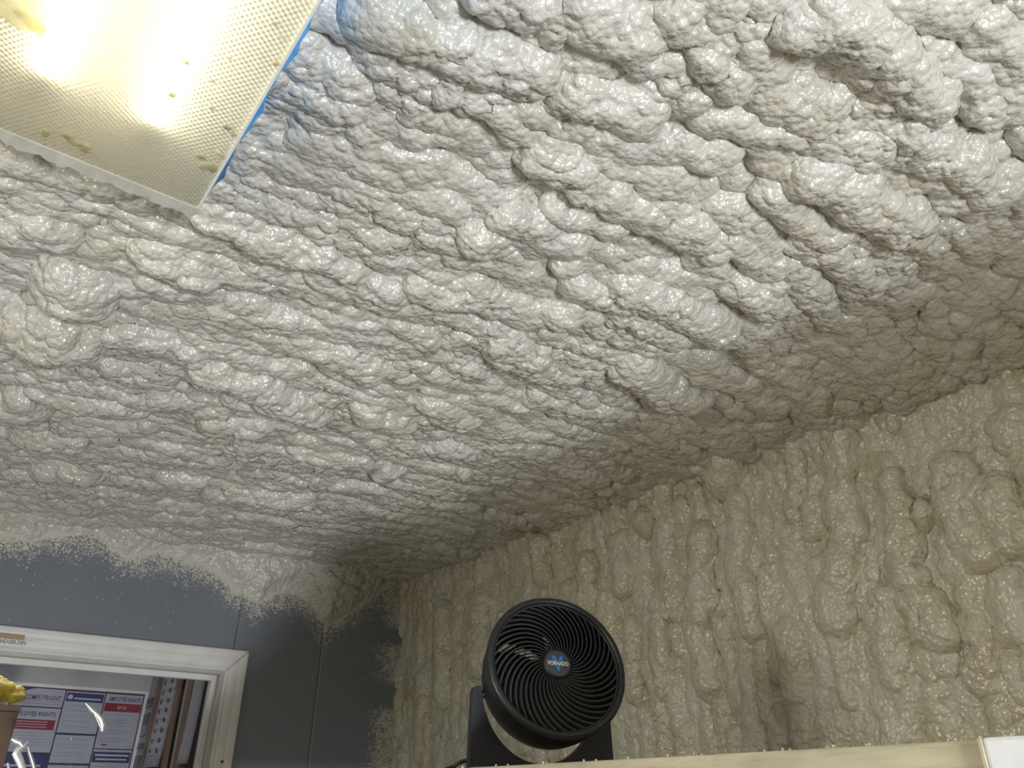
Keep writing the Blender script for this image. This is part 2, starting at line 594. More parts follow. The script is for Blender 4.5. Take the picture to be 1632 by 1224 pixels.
CEIL_BEADS = [  # (points traced along each large bead, apparent radius, prominence)
    ([(1082, 22), (1119, 74), (1170, 147)], 27, 1.2), ([(1019, 85), (1065, 130), (1115, 176)], 22, 1.1),
    ([(1214, 22), (1200, 99)], 33, .9), ([(1288, 37), (1372, 55), (1446, 121), (1483, 176)], 40, 1.15),
    ([(1483, 85), (1538, 129), (1582, 191)], 25, 1.0), ([(1457, 15), (1549, 29)], 34, 1.0), ([(1586, 55), (1622, 121)], 34, .95),
    ([(1236, 162), (1310, 198)], 34, .9), ([(1457, 220), (1519, 265), (1604, 316)], 27, 1.15),
    ([(1295, 287), (1354, 312), (1450, 368)], 33, 1.15), ([(1409, 235), (1501, 294)], 24, .9), ([(1295, 235), (1347, 254)], 20, 1.0),
    ([(1133, 206), (1266, 228)], 28, .95), ([(1089, 250), (1152, 272)], 25, .9), ([(1082, 368), (1145, 408)], 28, 1.0),
    ([(1170, 400), (1233, 441)], 25, .95), ([(1236, 323), (1317, 386)], 28, .95), ([(1372, 184), (1413, 206)], 22, .9),
    ([(582, 29), (670, 73), (751, 103), (854, 125)], 38, 1.1), ([(770, -10), (799, 7), (891, 37)], 33, 1.15),
    ([(930, 10), (946, 29), (1019, 66)], 38, 1.15), ([(861, 66), (957, 103)], 25, .8), ([(582, 103), (685, 158)], 27, .9),
    ([(725, 147), (780, 173), (832, 228)], 26, 1.0), ([(799, 173), (854, 191)], 26, .95), ([(913, 154), (972, 184), (1030, 206)], 33, 1.05),
    ([(1049, 173), (1148, 206)], 25, .85), ([(865, 268), (920, 287)], 28, 1.15), ([(891, 220), (928, 239)], 18, .9),
    ([(972, 235), (1075, 250)], 25, .95), ([(946, 268), (1075, 294)], 25, .9), ([(939, 305), (1001, 342), (1052, 360)], 26, 1.1),
    ([(817, 360)], 25, 1.2), ([(847, 371), (913, 408)], 27, .95), ([(766, 390)], 36, 1.1), ([(670, 331), (729, 349)], 25, .95),
    ([(597, 390), (620, 396)], 22, .9), ([(560, 323), (652, 353)], 21, .9), ([(560, 250), (681, 294)], 20, .85),
    ([(891, 353), (983, 375)], 22, .9), ([(648, 220), (714, 239)], 17, .85),
    ([(24, 383), (78, 379)], 30, 1.0), ([(118, 403), (163, 408)], 16, .9), ([(114, 465)], 48, 1.1), ([(70, 530), (95, 528)], 45, 1.2),
    ([(253, 420), (310, 448)], 30, 1.0), ([(339, 354), (449, 403), (551, 440)], 26, 1.05), ([(229, 465), (278, 477)], 20, .9),
    ([(155, 534), (229, 546), (310, 575)], 22, 1.0), ([(335, 600), (408, 616), (482, 653)], 23, 1.2), ([(441, 648), (490, 661)], 22, 1.15),
    ([(78, 636), (196, 653)], 22, 1.0), ([(15, 648), (34, 648)], 28, 1.15), ([(49, 706), (106, 710)], 18, 1.0), ([(74, 759), (131, 763)], 17, 1.0),
    ([(343, 685), (408, 690)], 17, .95), ([(474, 726), (572, 742)], 17, 1.0), ([(270, 766), (310, 775)], 16, 1.0), ([(345, 790), (480, 802)], 17, .95),
    ([(597, 470), (633, 482)], 24, 1.05), ([(674, 470), (723, 482)], 26, 1.0), ([(740, 404), (790, 408)], 24, .95), ([(903, 441)], 22, 1.0),
    ([(927, 470), (1001, 490)], 30, .95), ([(1009, 470), (1080, 500), (1148, 535)], 28, 1.1), ([(899, 510)], 30, 1.0), ([(989, 506), (1083, 547)], 25, 1.0),
    ([(1009, 596), (1091, 645)], 28, 1.05), ([(593, 661), (633, 678)], 22, 1.1), ([(613, 760)], 18, 1.0), ([(690, 655), (740, 680)], 20, 1.0),
    ([(1180, 470), (1230, 500)], 26, 1.0), ([(480, 30), (560, 60)], 26, .8), ([(400, 250), (430, 270)], 24, .7), ([(500, 200), (560, 240)], 24, .8),
    ([(480, 560), (590, 600)], 22, .95), ([(540, 520), (580, 530)], 18, .85), ([(160, 590), (250, 610)], 20, .9), ([(800, 560), (850, 580)], 22, .9),
]


def build_ceiling():
    X = axis_samples([(-1.9, -0.55, 0.03, 0.03), (-0.55, -0.1, 0.008, 0.0034), (-0.1, 1.86, 0.0034, 0.0034)])
    Y = axis_samples([(-2.4, -0.12, 0.03, 0.03), (-0.12, 0.10, 0.004, 0.0027), (0.10, 1.2, 0.0027, 0.0032), (1.2, 3.16, 0.0032, 0.0052)])
    A, B = np.meshgrid(X, Y, indexing='ij')
    # warped coordinates make the beads wander and swell
    WA = A + 0.018 * gnoise(A * 9, B * 9, 1) + 0.010 * gnoise(A * 26, B * 26, 2) + 0.0025 * gnoise(A * 80, B * 80, 3)
    WB = B + 0.016 * gnoise(A * 9, B * 9, 4) + 0.010 * gnoise(A * 26, B * 26, 5) + 0.0025 * gnoise(A * 80, B * 80, 6)
    P = 0.040 + 0.010 * gnoise(A * 2.2, B * 2.2, 7)
    strokes = []
    # fill: rows of short beads along x
    y = -0.25
    while y < 3.2:
        x = -0.7 + random.random() * 0.2
        while x < 1.85:
            L = random.uniform(0.06, 0.26)
            r = random.uniform(0.022, 0.040)
            t = math.radians(random.gauss(4 - 16 * min(1, max(0, (y - 0.6) / 1.6)), 9))
            yy = y + random.uniform(-0.025, 0.025)
            mid = (x + L / 2, yy + L / 2 * math.sin(t) + random.uniform(-.008, .008))
            strokes.append(([(x, yy), mid, (x + L * math.cos(t), yy + L * math.sin(t))], r, random.uniform(0.030, 0.048), r * random.uniform(0.45, 0.85)))
            x += L * random.uniform(0.7, 1.1)
        y += random.uniform(0.038, 0.052)
    for pts, rp, pr in CEIL_BEADS:
        w, rr = [], 0
        for p in pts:
            q, t = on(p[0], p[1], 2, EYE + 0.865)
            w.append((q.x, q.y))
            rr = max(rr, rp * t * (1 + 0.35 * min(1, max(0, (q.y - 0.8) / 1.6))))
        strokes.append((w, rr * 1.14, 0.049 + 0.02 * (pr - 0.9), rr * 1.02 * pr))
    lay_strokes(P, X, Y, WA, WB, strokes)
    # cauliflower lumps and grain
    grain = smooth01(0.5 + 1.1 * gnoise(A * 4.5, B * 4.5, 21))
    wl = smooth01((1.35 - A) / 0.7) * smooth01((B - 0.75) / 0.6)
    P += wl * (0.012 * domes(WA * 11, WB * 36, 13) + 0.007 * domes(WA * 24, WB * 62, 14)) - 0.010 * wl
    P = soften(P, 2)
    # the skin thickens into the right hand corner, more so towards the front
    amt = np.interp(B, [-0.5, 0.5, 1.5, 3.1], [0.105, 0.085, 0.045, 0.01])
    P += amt * smooth01((A - 1.36) / 0.34)
    # foam stops short around the light fitting
    dx = np.maximum(FIX[0] - A, A - FIX[1])
    dy = np.maximum(FIX[2] - B, B - FIX[3])
    d = np.maximum(dx, dy)
    lim = 0.095 + np.clip(d, 0, 1) * 0.9
    lim = np.where(d < 0.006, 0.080, lim)
    P = np.where(P > lim, lim + (P - lim) * 0.12, P)
    P = np.where(d < 0, np.minimum(P, 0.05), P)
    a, b, p = swell(A, B, P, X, Y, 0.0150 * domes3(WA * 23, WB * 29, P * 24, 8) * (0.75 + 0.5 * gnoise(A * 3, B * 3, 22)))
    a, b, p = swell(a, b, p, X, Y, (0.0030 + 0.0060 * grain) * domes3(a * 52 + 3, b * 60, p * 55, 9))
    a, b, p = swell(a, b, p, X, Y, (0.0009 + 0.0034 * grain) * domes3(a * 125, b * 130 + 7, p * 125, 10))
    p = np.where(d < 0.004, np.minimum(p, 0.10), p)
    co = np.stack([a, b, DECK - p], -1).reshape(-1, 3)
    me = grid_mesh('ceiling', co, len(X), len(Y), True)
    o = link('ceiling', me, 'foam')
    tag(o, 'cream spray foam ceiling sprayed in lumpy overlapping beads', 'ceiling', kind='structure')
    dk = box('roof_deck', 'deck', -1.9, 1.9, -2.4, 3.2, DECK + 0.02, DECK + 0.05, o)
    return o


WALL_BEADS = [
    ([(1337, 697), (1337, 780), (1337, 860)], 23, 1.0), ([(1170, 798), (1174, 899), (1186, 995)], 20, 1.1), ([(1155, 767)], 40, 1.35),
    ([(1165, 745)], 26, 1.6), ([(1228, 732)], 17, 1.3), ([(1414, 767), (1430, 860), (1445, 922)], 20, 1.15), ([(1267, 705), (1263, 813)], 16, 1.0), ([(1294, 767), (1290, 837)], 14, 1.0),
    ([(1461, 813)], 21, 1.2), ([(1515, 744), (1523, 821), (1550, 879)], 25, 1.1), ([(1112, 852), (1112, 976)], 22, 1.05), ([(1050, 802), (1058, 976)], 14, .95),
    ([(1457, 957), (1484, 1005)], 28, 1.0), ([(1333, 899), (1321, 976)], 28, .9), ([(1023, 829)], 20, 1.2), ([(1573, 782), (1610, 850)], 32, .8),
    ([(1612, 678)], 44, .7), ([(700, 980), (700, 1100)], 24, .95), ([(665, 1080), (662, 1200)], 14, .9), ([(860, 870), (860, 910)], 20, 1.2), ([(1040, 960), (1050, 1090)], 17, 1.05), ([(1000, 1000), (1005, 1100)], 16, 1.05),
    ([(1100, 990), (1120, 1090)], 22, 1.0), ([(1250, 1010), (1262, 1110)], 24, .9), ([(1400, 1000), (1420, 1090)], 24, .85), ([(980, 860), (985, 930)], 18, 1.0),
    ([(930, 900), (930, 960)], 18, 1.0), ([(760, 960), (755, 1060)], 20, .9), ([(1595, 930), (1610, 1000)], 26, .9), ([(1548, 980), (1560, 1060)], 22, .85),
]


def build_wall_right():
    XB = W + 0.080
    Y = axis_samples([(-2.4, 0.30, 0.03, 0.03), (0.30, 3.12, 0.0032, 0.0050)])
    Z = axis_samples([(0.0, EYE + 0.02, 0.03, 0.03), (EYE + 0.02, DECK, 0.0036, 0.0036)])
    A, B = np.meshgrid(Y, Z, indexing='ij')
    WA = A + 0.013 * gnoise(A * 9, B * 9, 41) + 0.010 * gnoise(A * 26, B * 26, 42) + 0.002 * gnoise(A * 80, B * 80, 43)
    WB = B + 0.013 * gnoise(A * 9, B * 9, 44) + 0.010 * gnoise(A * 26, B * 26, 45) + 0.002 * gnoise(A * 80, B * 80, 46)
    P = 0.042 + 0.010 * gnoise(A * 2.5, B * 2.0, 47)
    strokes = []
    y = 0.1
    while y < 3.2:
        z = EYE - 0.1 + random.random() * 0.1
        while z < DECK:
            L = random.uniform(0.10, 0.34)
            r = random.uniform(0.018, 0.034)
            t = random.gauss(0, 0.08)
            yy = y + random.uniform(-.015, .015)
            strokes.append(([(yy, z), (yy + t * L, z + L)], r, random.uniform(0.030, 0.046), r * random.uniform(0.45, 0.85)))
            z += L * random.uniform(0.8, 1.15)
        y += random.uniform(0.036, 0.052)
    for pts, rp, pr in WALL_BEADS:
        w, rr = [], 0
        for p in pts:
            q, t = on(p[0], p[1], 0, W)
            w.append((q.y, q.z))
            rr = max(rr, rp * t * 1.12)
        strokes.append((w, min(rr, 0.055), 0.043, min(rr, 0.055) * 0.92 * pr))
    lay_strokes(P, Y, Z, WA, WB, strokes)
    grain = smooth01(0.5 + 1.1 * gnoise(A * 4, B * 4, 51))
    P = soften(P, 3)
    # crumbly fillet under the ceiling
    P += 0.03 * smooth01((B - (EYE + 0.70)) / 0.16) * np.interp(A, [0, 1.5, 3.1], [1, 0.7, 0.2])
    a, b, p = swell(A, B, P, Y, Z, 0.0135 * domes3(WA * 27, WB * 20, P * 24, 52) * (0.75 + 0.5 * gnoise(A * 3, B * 3, 57)))
    a, b, p = swell(a, b, p, Y, Z, (0.0026 + 0.0056 * grain) * domes3(a * 55, b * 50, p * 52, 53))
    a, b, p = swell(a, b, p, Y, Z, (0.0008 + 0.0030 * grain) * domes3(a * 125, b * 120, p * 120, 54))
    co = np.stack([XB - p, a, b], -1).reshape(-1, 3)
    o = link('wall_right', grid_mesh('wall_right', co, len(Y), len(Z), True), 'foam_yellowed')
    tag(o, 'cream spray foam wall with vertical rounded beads behind the fan', 'wall', kind='structure')
    box('sheathing', 'deck', XB + 0.003, XB + 0.02, -2.4, 3.2, 0.0, DECK + 0.02, o)


build_ceiling()
build_wall_right()

# ------------------------------------------------------------------ back wall: grey painted panels, doorway, overspray
DX0, DX1, DZ = 0.06, 0.978, EYE + 0.432            # clear edge of the casing
FRINGE = [(0, 846), (45, 862), (75, 848), (160, 852), (200, 884), (260, 878), (300, 892), (345, 906), (380, 938), (410, 958), (440, 942),
          (470, 936), (500, 966), (518, 996), (545, 984), (580, 956), (610, 938), (642, 922)]
FR = sorted((on(a, b, 1, D)[0].x, on(a, b, 1, D)[0].z) for a, b in FRINGE)
FRX, FRZ = np.array([p[0] for p in FR]), np.array([p[1] for p in FR])


def fringe_z(x):
    return np.where(x < FRX[0], FRZ[0] + 0.01 * np.sin(x * 14), np.interp(x, FRX, FRZ))


wall_back = tag(box('wall_back', 'deck', -1.9, DX0 - 0.02, D + 0.012, D + 0.115, 0.0, DECK + 0.02), 'back wall of grey painted boards around the white doorway', 'wall', kind='structure')
box('wall_core', 'deck', DX1 + 0.02, W + 0.1, D + 0.012, D + 0.115, 0.0, DECK + 0.02, wall_back)
box('wall_core', 'deck', DX0 - 0.02, DX1 + 0.02, D + 0.012, D + 0.115, DZ + 0.02, DECK + 0.02, wall_back)


def grey_panel(x0, x1, z0, z1):
    X = np.linspace(x0, x1, max(2, int((x1 - x0) / 0.008)))
    Z = np.linspace(z0, z1, max(2, int((z1 - z0) / (0.008 if z1 > EYE else 0.05))))
    A, B = np.meshgrid(X, Z, indexing='ij')
    d = B - fringe_z(A) + 0.018 * gnoise(A * 12, B * 12, 61)
    o1 = np.interp(d, [-0.17, -0.12, -0.07, -0.02, 0.005], [0.0, 0.27, 0.40, 0.50, 0.75])
    # dusting beside the foamed corner
    e = A - (W - 0.05) + 0.035 * gnoise(A * 7, B * 7, 62)
    o2 = np.interp(e, [-0.17, -0.09, -0.03, 0.03], [0.0, 0.20, 0.40, 0.52]) * smooth01(0.75 + 1.4 * gnoise(A * 0 + 3.3, B * 6, 63))
    ov = np.maximum(o1, o2)
    n = A.size
    F = np.stack([A, np.full_like(A, D), B], -1).reshape(-1, 3)
    me = grid_mesh('panel', F, len(X), len(Z), False, ov)
    bm = bmesh.new()
    bm.from_mesh(me)
    bd = [e for e in bm.edges if e.is_boundary]
    ex = bmesh.ops.extrude_edge_only(bm, edges=bd)
    for v in ex['geom']:
        if isinstance(v, bmesh.types.BMVert):
            v.co.y += 0.012
    bm.to_mesh(me)
    bm.free()
    return link('panel', me, 'grey', wall_back)


seam1 = on(379, 1000, 1, D)[0].x
seam2 = on(514, 1020, 1, D)[0].x
G = 0.0011
grey_panel(-1.9, DX0 - 0.01, 0.0, DECK)
grey_panel(DX0 - 0.01 + G, seam1 - G, DZ + 0.01, DECK)
grey_panel(seam1 + G, seam2 - G * .6, 0.0, DECK)
grey_panel(seam2 + G * .6, W + 0.1, 0.0, DECK)


def build_fringe():
    X = axis_samples([(-1.9, -0.1, 0.02, 0.02), (-0.1, 1.74, 0.0042, 0.0042)])
    Z = axis_samples([(EYE + 0.52, DECK, 0.0042, 0.0042)])
    A, B = np.meshgrid(X, Z, indexing='ij')
    d = B - fringe_z(A)
    d = d + 0.012 * gnoise(A * 22, B * 22, 71) + 0.010 * gnoise(A * 60, B * 60, 72) + 0.006 * gnoise(A * 140, B * 140, 73)
    P = np.where(d > 0, 0.25 * d + 0.010 * np.sqrt(np.clip(d, 0, 1) / 0.05), d * 0.5)
    P = np.minimum(P, 0.10)
    lum = smooth01(d / 0.07)
    WA, WB = A + 0.008 * gnoise(A * 25, B * 25, 74), B + 0.008 * gnoise(A * 25, B * 25, 75)
    P += lum * (0.026 * domes(WA * 14, WB * 26, 76) + 0.008 * domes(WA * 38, WB * 46, 77)) + (0.25 + 0.75 * lum) * smooth01(d / 0.01) * 0.004 * domes(WA * 80, WB * 85, 78)
    # bare grey patch near the corner
    P = np.where(A > W - 0.005, np.minimum(P, -0.004), P)
    co = np.stack([A, D - 0.0005 - P, B], -1).reshape(-1, 3)
    o = link('foam_fringe', grid_mesh('foam_fringe', co, len(X), len(Z), False), 'foam', wall_back)
    o['kind'] = 'stuff'
    # single flecks that flew further down
    bm = bmesh.new()
    for _ in range(150):
        x = random.uniform(0.1, 1.66)
        z = random.uniform(EYE + 0.30, EYE + 0.78) if random.random() < .5 else EYE + 0.8 - abs(random.gauss(0, .17))
        if x < DX1 + 0.09 and z < DZ + 0.09:
            continue
        m = Matrix.Translation((x, D - 0.001, z)) @ Matrix.Rotation(random.random() * 3, 4, 'Y') @ Matrix.Diagonal((random.uniform(.0012, .0032), .0012, random.uniform(.001, .002), 1))
        bmesh.ops.create_icosphere(bm, subdivisions=1, radius=1.0, matrix=m)
    f = from_bm('foam_flecks', bm, 'crumb', wall_back)
    f['kind'] = 'stuff'


build_fringe()

# doorway trim ------------------------------------------------------
door = tag(empty('door_1', ((DX0 + DX1) / 2, D, 0)), 'white moulded doorway casing set in the grey wall', 'doorway', kind='structure')
PROF = [(0.0, 0.0), (0.0, 0.012), (0.006, 0.015), (0.012, 0.013), (0.016, 0.0125), (0.020, 0.0155), (0.028, 0.0165), (0.042, 0.017), (0.046, 0.015), (0.050, 0.0185), (0.060, 0.020),
        (0.072, 0.020), (0.077, 0.017), (0.078, 0.0)]


def casing(name, a, b, mat='white_trim', prof=PROF):
    """a, b: functions s -> (x, z) at the two mitred ends"""
    bm = bmesh.new()
    r = []
    for f in (a, b):
        r.append([bm.verts.new((f(s)[0], D - t, f(s)[1])) for s, t in prof])
    n = len(prof)
    for k in range(n - 1):
        bm.faces.new((r[0][k], r[0][k + 1], r[1][k + 1], r[1][k]))
    bm.faces.new(r[0])
    bm.faces.new(r[1][::-1])
    o = from_bm(name, bm, mat)
    o.parent = door
    o.matrix_parent_inverse = door.matrix_basis.inverted()
    return o


def dchild(o):
    o.parent = door
    o.matrix_parent_inverse = door.matrix_basis.inverted()
    return o


casing('casing_head', lambda s: (DX0 - s, DZ + s), lambda s: (DX1 + s - 0.0006, DZ + s + 0.0006))
leg = casing('casing_leg', lambda s: (DX1 + s + 0.0006, DZ + s - 0.0006), lambda s: (DX1 + s, 0.0))
casing('casing_leg', lambda s: (DX0 - s, DZ + s), lambda s: (DX0 - s, 0.0))
for x0, x1, z0, z1, y0, y1, nm, mt in (
        (DX1 - 0.014, DX1 + 0.012, 0, DZ + 0.016, D - 0.004, D + 0.13, 'jamb', 'jamb'), (DX0 - 0.012, DX0 + 0.014, 0, DZ + 0.016, D - 0.004, D + 0.13, 'jamb', 'jamb'),
        (DX0 + 0.014, DX1 - 0.014, DZ - 0.012, DZ + 0.016, D - 0.004, D + 0.13, 'jamb', 'jamb'),
        (DX1 - 0.032, DX1 - 0.014, 0, DZ - 0.012, D + 0.032, D + 0.062, 'door_stop', 'white_trim'), (DX0 + 0.014, DX0 + 0.032, 0, DZ - 0.012, D + 0.032, D + 0.062, 'door_stop', 'white_trim'),
        (DX0 + 0.032, DX1 - 0.032, DZ - 0.032, DZ - 0.012, D + 0.032, D + 0.062, 'door_stop', 'white_trim')):
    dchild(box(nm, mt, x0, x1, y0, y1, z0, z1, None, 0.0015))
# dark gap between the casing leg and the jamb, one screw low on the leg
p, _ = on(354, 1214, 1, D - 0.02)
bm = bmesh.new()
bmesh.ops.create_cone(bm, cap_ends=True, segments=16, radius1=0.0048, radius2=0.0048, depth=0.002, matrix=Matrix.Translation((p.x, D - 0.020, p.z)) @ Matrix.Rotation(math.pi / 2, 4, 'X'))
dchild(tag(from_bm('screw_hole', bm, 'print_dark'), 'dark screw hole in the casing'))

# paper name strip on the door head
e = [on(a, b, 1, D - 0.0225)[0] for a, b in ((40, 1014), (39.5, 1022.5), (40, 1023.5), (56, 1031), (56, 1033))]
YS = D - 0.0215
ns = tag(empty('name_strip', (0.2, YS, e[3].z)), 'white paper name strip with tan tape on the door head', 'sign')


def nchild(o):
    o.parent = ns
    o.matrix_parent_inverse = ns.matrix_basis.inverted()
    return o


zb = on(40, 1032, 1, D)[0].z
zt = on(40, 1023, 1, D)[0].z
nchild(box('paper', 'logo_white', 0.16, e[3].x, YS - 0.0006, YS + 0.0004, zb - 0.003, zt + 0.001))
tz0, tz1 = zt, on(40, 1014.5, 1, D)[0].z
nchild(box('tape', 'tape', 0.14, e[0].x, YS - 0.0010, YS - 0.0007, tz0 + 0.001, tz1 + 0.001))
tx1 = on(39.5, 1027, 1, D)[0].x
tx0 = on(-3, 1022, 1, D)[0].x
nchild(text_mesh('lettering', 'BADGER DEN', 'print_dark', None, Matrix.Translation(((tx0 + tx1) / 2, YS - 0.0012, (zt + zb) / 2 + 0.0015)) @ Matrix.Rotation(math.pi / 2, 4, 'X'), width=tx1 - tx0, height=0.0125, bold=0.01))

# clear plastic over the doorway ------------------------------------
YF = D + 0.050


def build_film():
    X = np.linspace(DX0 + 0.033, DX1 - 0.033, 60)
    Z = np.linspace(0.4, DZ - 0.033, 90)
    A, B = np.meshgrid(X, Z, indexing='ij')
    Yv = YF + 0.020 + 0.004 * gnoise(A * 7, B * 5, 81) + 0.0015 * gnoise(A * 24, B * 14, 82)
    o = link('plastic_sheet', grid_mesh('plastic_sheet', np.stack([A, Yv, B], -1).reshape(-1, 3), 60, 90, False), 'film')
    tag(o, 'clear plastic sheet with crease glints put in as silvery strips, hung across the doorway', 'plastic sheet')
    glints = [  # highlights of the wrinkled film, laid out as bright strips
        [(136, 1121, 2), (146, 1131, 8), (155, 1138, 6), (161, 1146, 9), (164, 1156, 9), (163, 1166, 5)],
        [(150, 1138, 1.5), (156, 1150, 3), (160, 1158, 4)],
        [(45, 1182, 3), (38, 1188, 7), (30, 1194, 10), (27, 1202, 13), (31, 1212, 11), (36, 1226, 9)],
        [(18, 1178, 5), (24, 1181, 10), (32, 1184, 9), (36, 1190, 5)],
        [(44, 1190, 2), (47, 1200, 5), (51, 1212, 6), (55, 1226, 6)],
        [(12, 1216, 4), (14, 1226, 5)], [(113, 1175, 1.6), (113.5, 1180, 2.2)],
    ]
    for f in glints:
        bm = bmesh.new()
        prev = None
        for k, (a, b, w) in enumerate(f):
            c, t = on(a, b, 1, YF + 0.012)
            dx = Vector((f[min(k + 1, len(f) - 1)][0] - f[max(k - 1, 0)][0], 0, -(f[min(k + 1, len(f) - 1)][1] - f[max(k - 1, 0)][1])))
            nrm = Vector((-dx.z, 0, dx.x)).normalized()
            hw = w * t * 0.55
            row = [bm.verts.new(c + nrm * hw * s + Vector((0, -0.003 * (1 - s * s) + random.uniform(-.001, .001) - .12 * nrm.z * hw * s, 0))) for s in (-1, -.5, 0, .5, 1)]
            if prev:
                for i in range(4):
                    bm.faces.new((prev[i], prev[i + 1], row[i + 1], row[i]))
            prev = row
        from_bm('glint_strip', bm, 'film_glint', o, True)


build_film()

# ------------------------------------------------------------------ the office beyond the doorway
FY, SX, OC = 4.40, 1.035, EYE + 0.66
tag(box('wall_office_far', 'drywall', -0.9, SX + 0.1, FY, FY + 0.08, 0, OC + 0.05), 'dim grey far wall of the office behind the posters', 'wall', kind='structure')
tag(box('wall_office_right', 'drywall', SX, SX + 0.08, D + 0.14, FY, 0, OC + 0.05), 'right wall of the office carrying the notice boards', 'wall', kind='structure')
tag(box('wall_office_left', 'drywall', -0.98, -0.9, D + 0.14, FY, 0, OC + 0.05), 'left wall of the office', 'wall', kind='structure')
tag(box('ceiling_office', 'drywall', -0.98, SX + 0.08, D + 0.115, FY + 0.08, OC + 0.05, OC + 0.10), 'plain office ceiling beyond the doorway', 'ceiling', kind='structure')
tag(box('floor_office', 'concrete', -0.98, SX + 0.08, D + 0.1, FY + 0.08, -0.05, 0.0), 'office floor beyond the doorway', 'floor', kind='structure')


def build_poster():
    y = FY - 0.004
    q = lambda a, b: on(a, b, 1, y)[0]
    tr, tl = q(231, 1108), q(30, 1092)
    x0, x1, zt, zb = tl.x - 0.02, tr.x, q(150, 1101).z, q(150, 1101).z - 0.70
    root = tag(empty('workplace_poster', ((x0 + x1) / 2, FY, zb)), 'three column blue and red workplace notice poster on the far office wall', 'poster')

    def ch(o):
        o.parent = root
        o.matrix_parent_inverse = root.matrix_basis.inverted()
        return o
    ch(box('backing', 'white_trim', x0 - 0.012, x1 + 0.016, y - 0.001, y + 0.004, zb - 0.012, zt + 0.014))
    ch(box('border', 'print_border', x0, x1, y - 0.003, y - 0.001, zb, zt))
    # columns of sheets; coordinates as fractions taken off the poster
    X = lambda a, b: q(a, b).x
    g = 0.006
    c1, c2 = X(106, 1100) , X(168, 1106)
    c1, c2 = q(103, 1112).x, q(166, 1118).x
    cols = [(x0 + g, c1 - g / 2), (c1 + g / 2, c2 - g / 2), (c2 + g / 2, x1 - g)]
    Zp = lambda a, b: q(a, b).z
    sheets = []
    za, zc = Zp(80, 1128), Zp(60, 1199)
    sheets += [(0, zt - g, za + g * .5, 0), (0, za - g * .5, zc, 1), (0, zc - g, zb + g, 2)]
    zd, ze = Zp(130, 1170), Zp(120, 1217.5)
    sheets += [(1, zt - g * 1.5, zd + g * .4, 3), (1, zd - g * .4, ze + g * .4, 4), (1, ze - g * .4, zb + g, 4)]
    zf = Zp(180, 1194)
    sheets += [(2, zt - g * 1.5, zf + g * .3, 5), (2, zf - g * .5, zb + g, 6)]
    Rx = Matrix.Rotation(math.pi / 2, 4, 'X')
    for ci, a, b, kind in sheets:
        u0, u1 = cols[ci]
        s = ch(box('sheet', 'poster', u0, u1, y - 0.004, y - 0.003, b, a))
        w = u1 - u0

        def bar(nm, mt, f0, f1, h0, h1, d=0.0046):
            return ch(box(nm, mt, u0 + w * f0, u0 + w * f1, y - d, y - 0.004, a - h1, a - h0))

        def txt(sx, mt, cx, h, wd, ht):
            ch(text_mesh('lettering', sx, mt, None, Matrix.Translation((u0 + w * cx, y - 0.0050, a - h)) @ Rx, width=wd * w, height=ht, bold=0.012))

        def lines(h0, h1, f0=.06, f1=.94, step=0.0125):
            bm = bmesh.new()
            h = h0
            while h < h1:
                fe = f1 - random.random() * 0.25
                add_box(bm, u0 + w * f0, u0 + w * fe, y - 0.0043, y - 0.004, a - h - 0.0028, a - h)
                h += step * random.choice((1, 1, 1, 1.8))
            o = ch(from_bm('text_lines', bm, 'print_grey'))
            o['kind'] = 'stuff'
        H = a - b
        if kind == 0:
            bm = bmesh.new()
            add_prism(bm, [(u0, a), (u0 + w * .42, a), (u0 + w * .30, a - .006), (u0 + w * .13, a - .022), (u0, a - .05)], y - 0.0046, y - 0.004, lambda p, r, c: (p, c, r))
            ch(from_bm('corner_swoosh', bm, 'print_blue'))
            txt('COMPLYRIGHT', 'print_dark', .58, H * .50, .74, 0.022)
            bar('rule', 'print_grey', .18, .96, H * .70, H * .70 + .003)
            bar('rule', 'print_grey', .18, .96, H * .82, H * .82 + .005)
        elif kind == 1:
            txt('EMPLOYEE RIGHTS', 'print_blue', .50, .026, .84, 0.019)
            bar('red_band', 'print_red', .0, .95, .050, .092)
            for k in range(3):
                bar('rule', 'print_pale', .06, .80, .058 + .011 * k, .0605 + .011 * k, .005)
            lines(.105, H - .02)
        elif kind == 2:
            bar('blue_band', 'print_blue', 0, 1, 0.0, .085)
            bar('rule', 'print_pale', .08, .88, .045, .053, .005)
            lines(.1, H - .02)
        elif kind == 3:
            bar('blue_band', 'print_blue', .02, .98, .006, .044)
            bm = bmesh.new()
            bmesh.ops.create_circle(bm, cap_ends=True, radius=.011, segments=20, matrix=Matrix.Translation((u0 + w * .12, y - .005, a - .025)) @ Rx)
            ch(from_bm('seal', bm, 'print_pale'))
            bar('rule', 'print_pale', .22, .92, .027, .034, .005)
            lines(.06, H - .02)
        elif kind == 4:
            bar('blue_rule', 'print_blue', 0, 1, -.002, .004)
            lines(.02, H - .02)
        elif kind == 5:
            txt('EMPLOYEE RIGHTS', 'print_blue', .52, .022, .84, 0.020)
            bar('red_band', 'print_red', .02, .99, .040, .078)
            txt('$7.25', 'print_pale', .48, .060, .24, 0.016)
            lines(.09, H - .025)
            bar('rule', 'print_dark', .15, .30, H - .018, H - .012)
        else:
            bar('blue_band', 'print_blue', 0.01, .98, .010, .055)
            bar('rule', 'print_pale', .06, .94, .020, .028, .005)
            bar('rule', 'print_pale', .10, .90, .038, .045, .005)
            lines(.07, H - .02)


build_poster()


def side_y(px):
    r = ray(px, 1100)
    return SX * r.y / r.x


def side_z(px, py):
    return on(px, py, 0, SX)[0].z


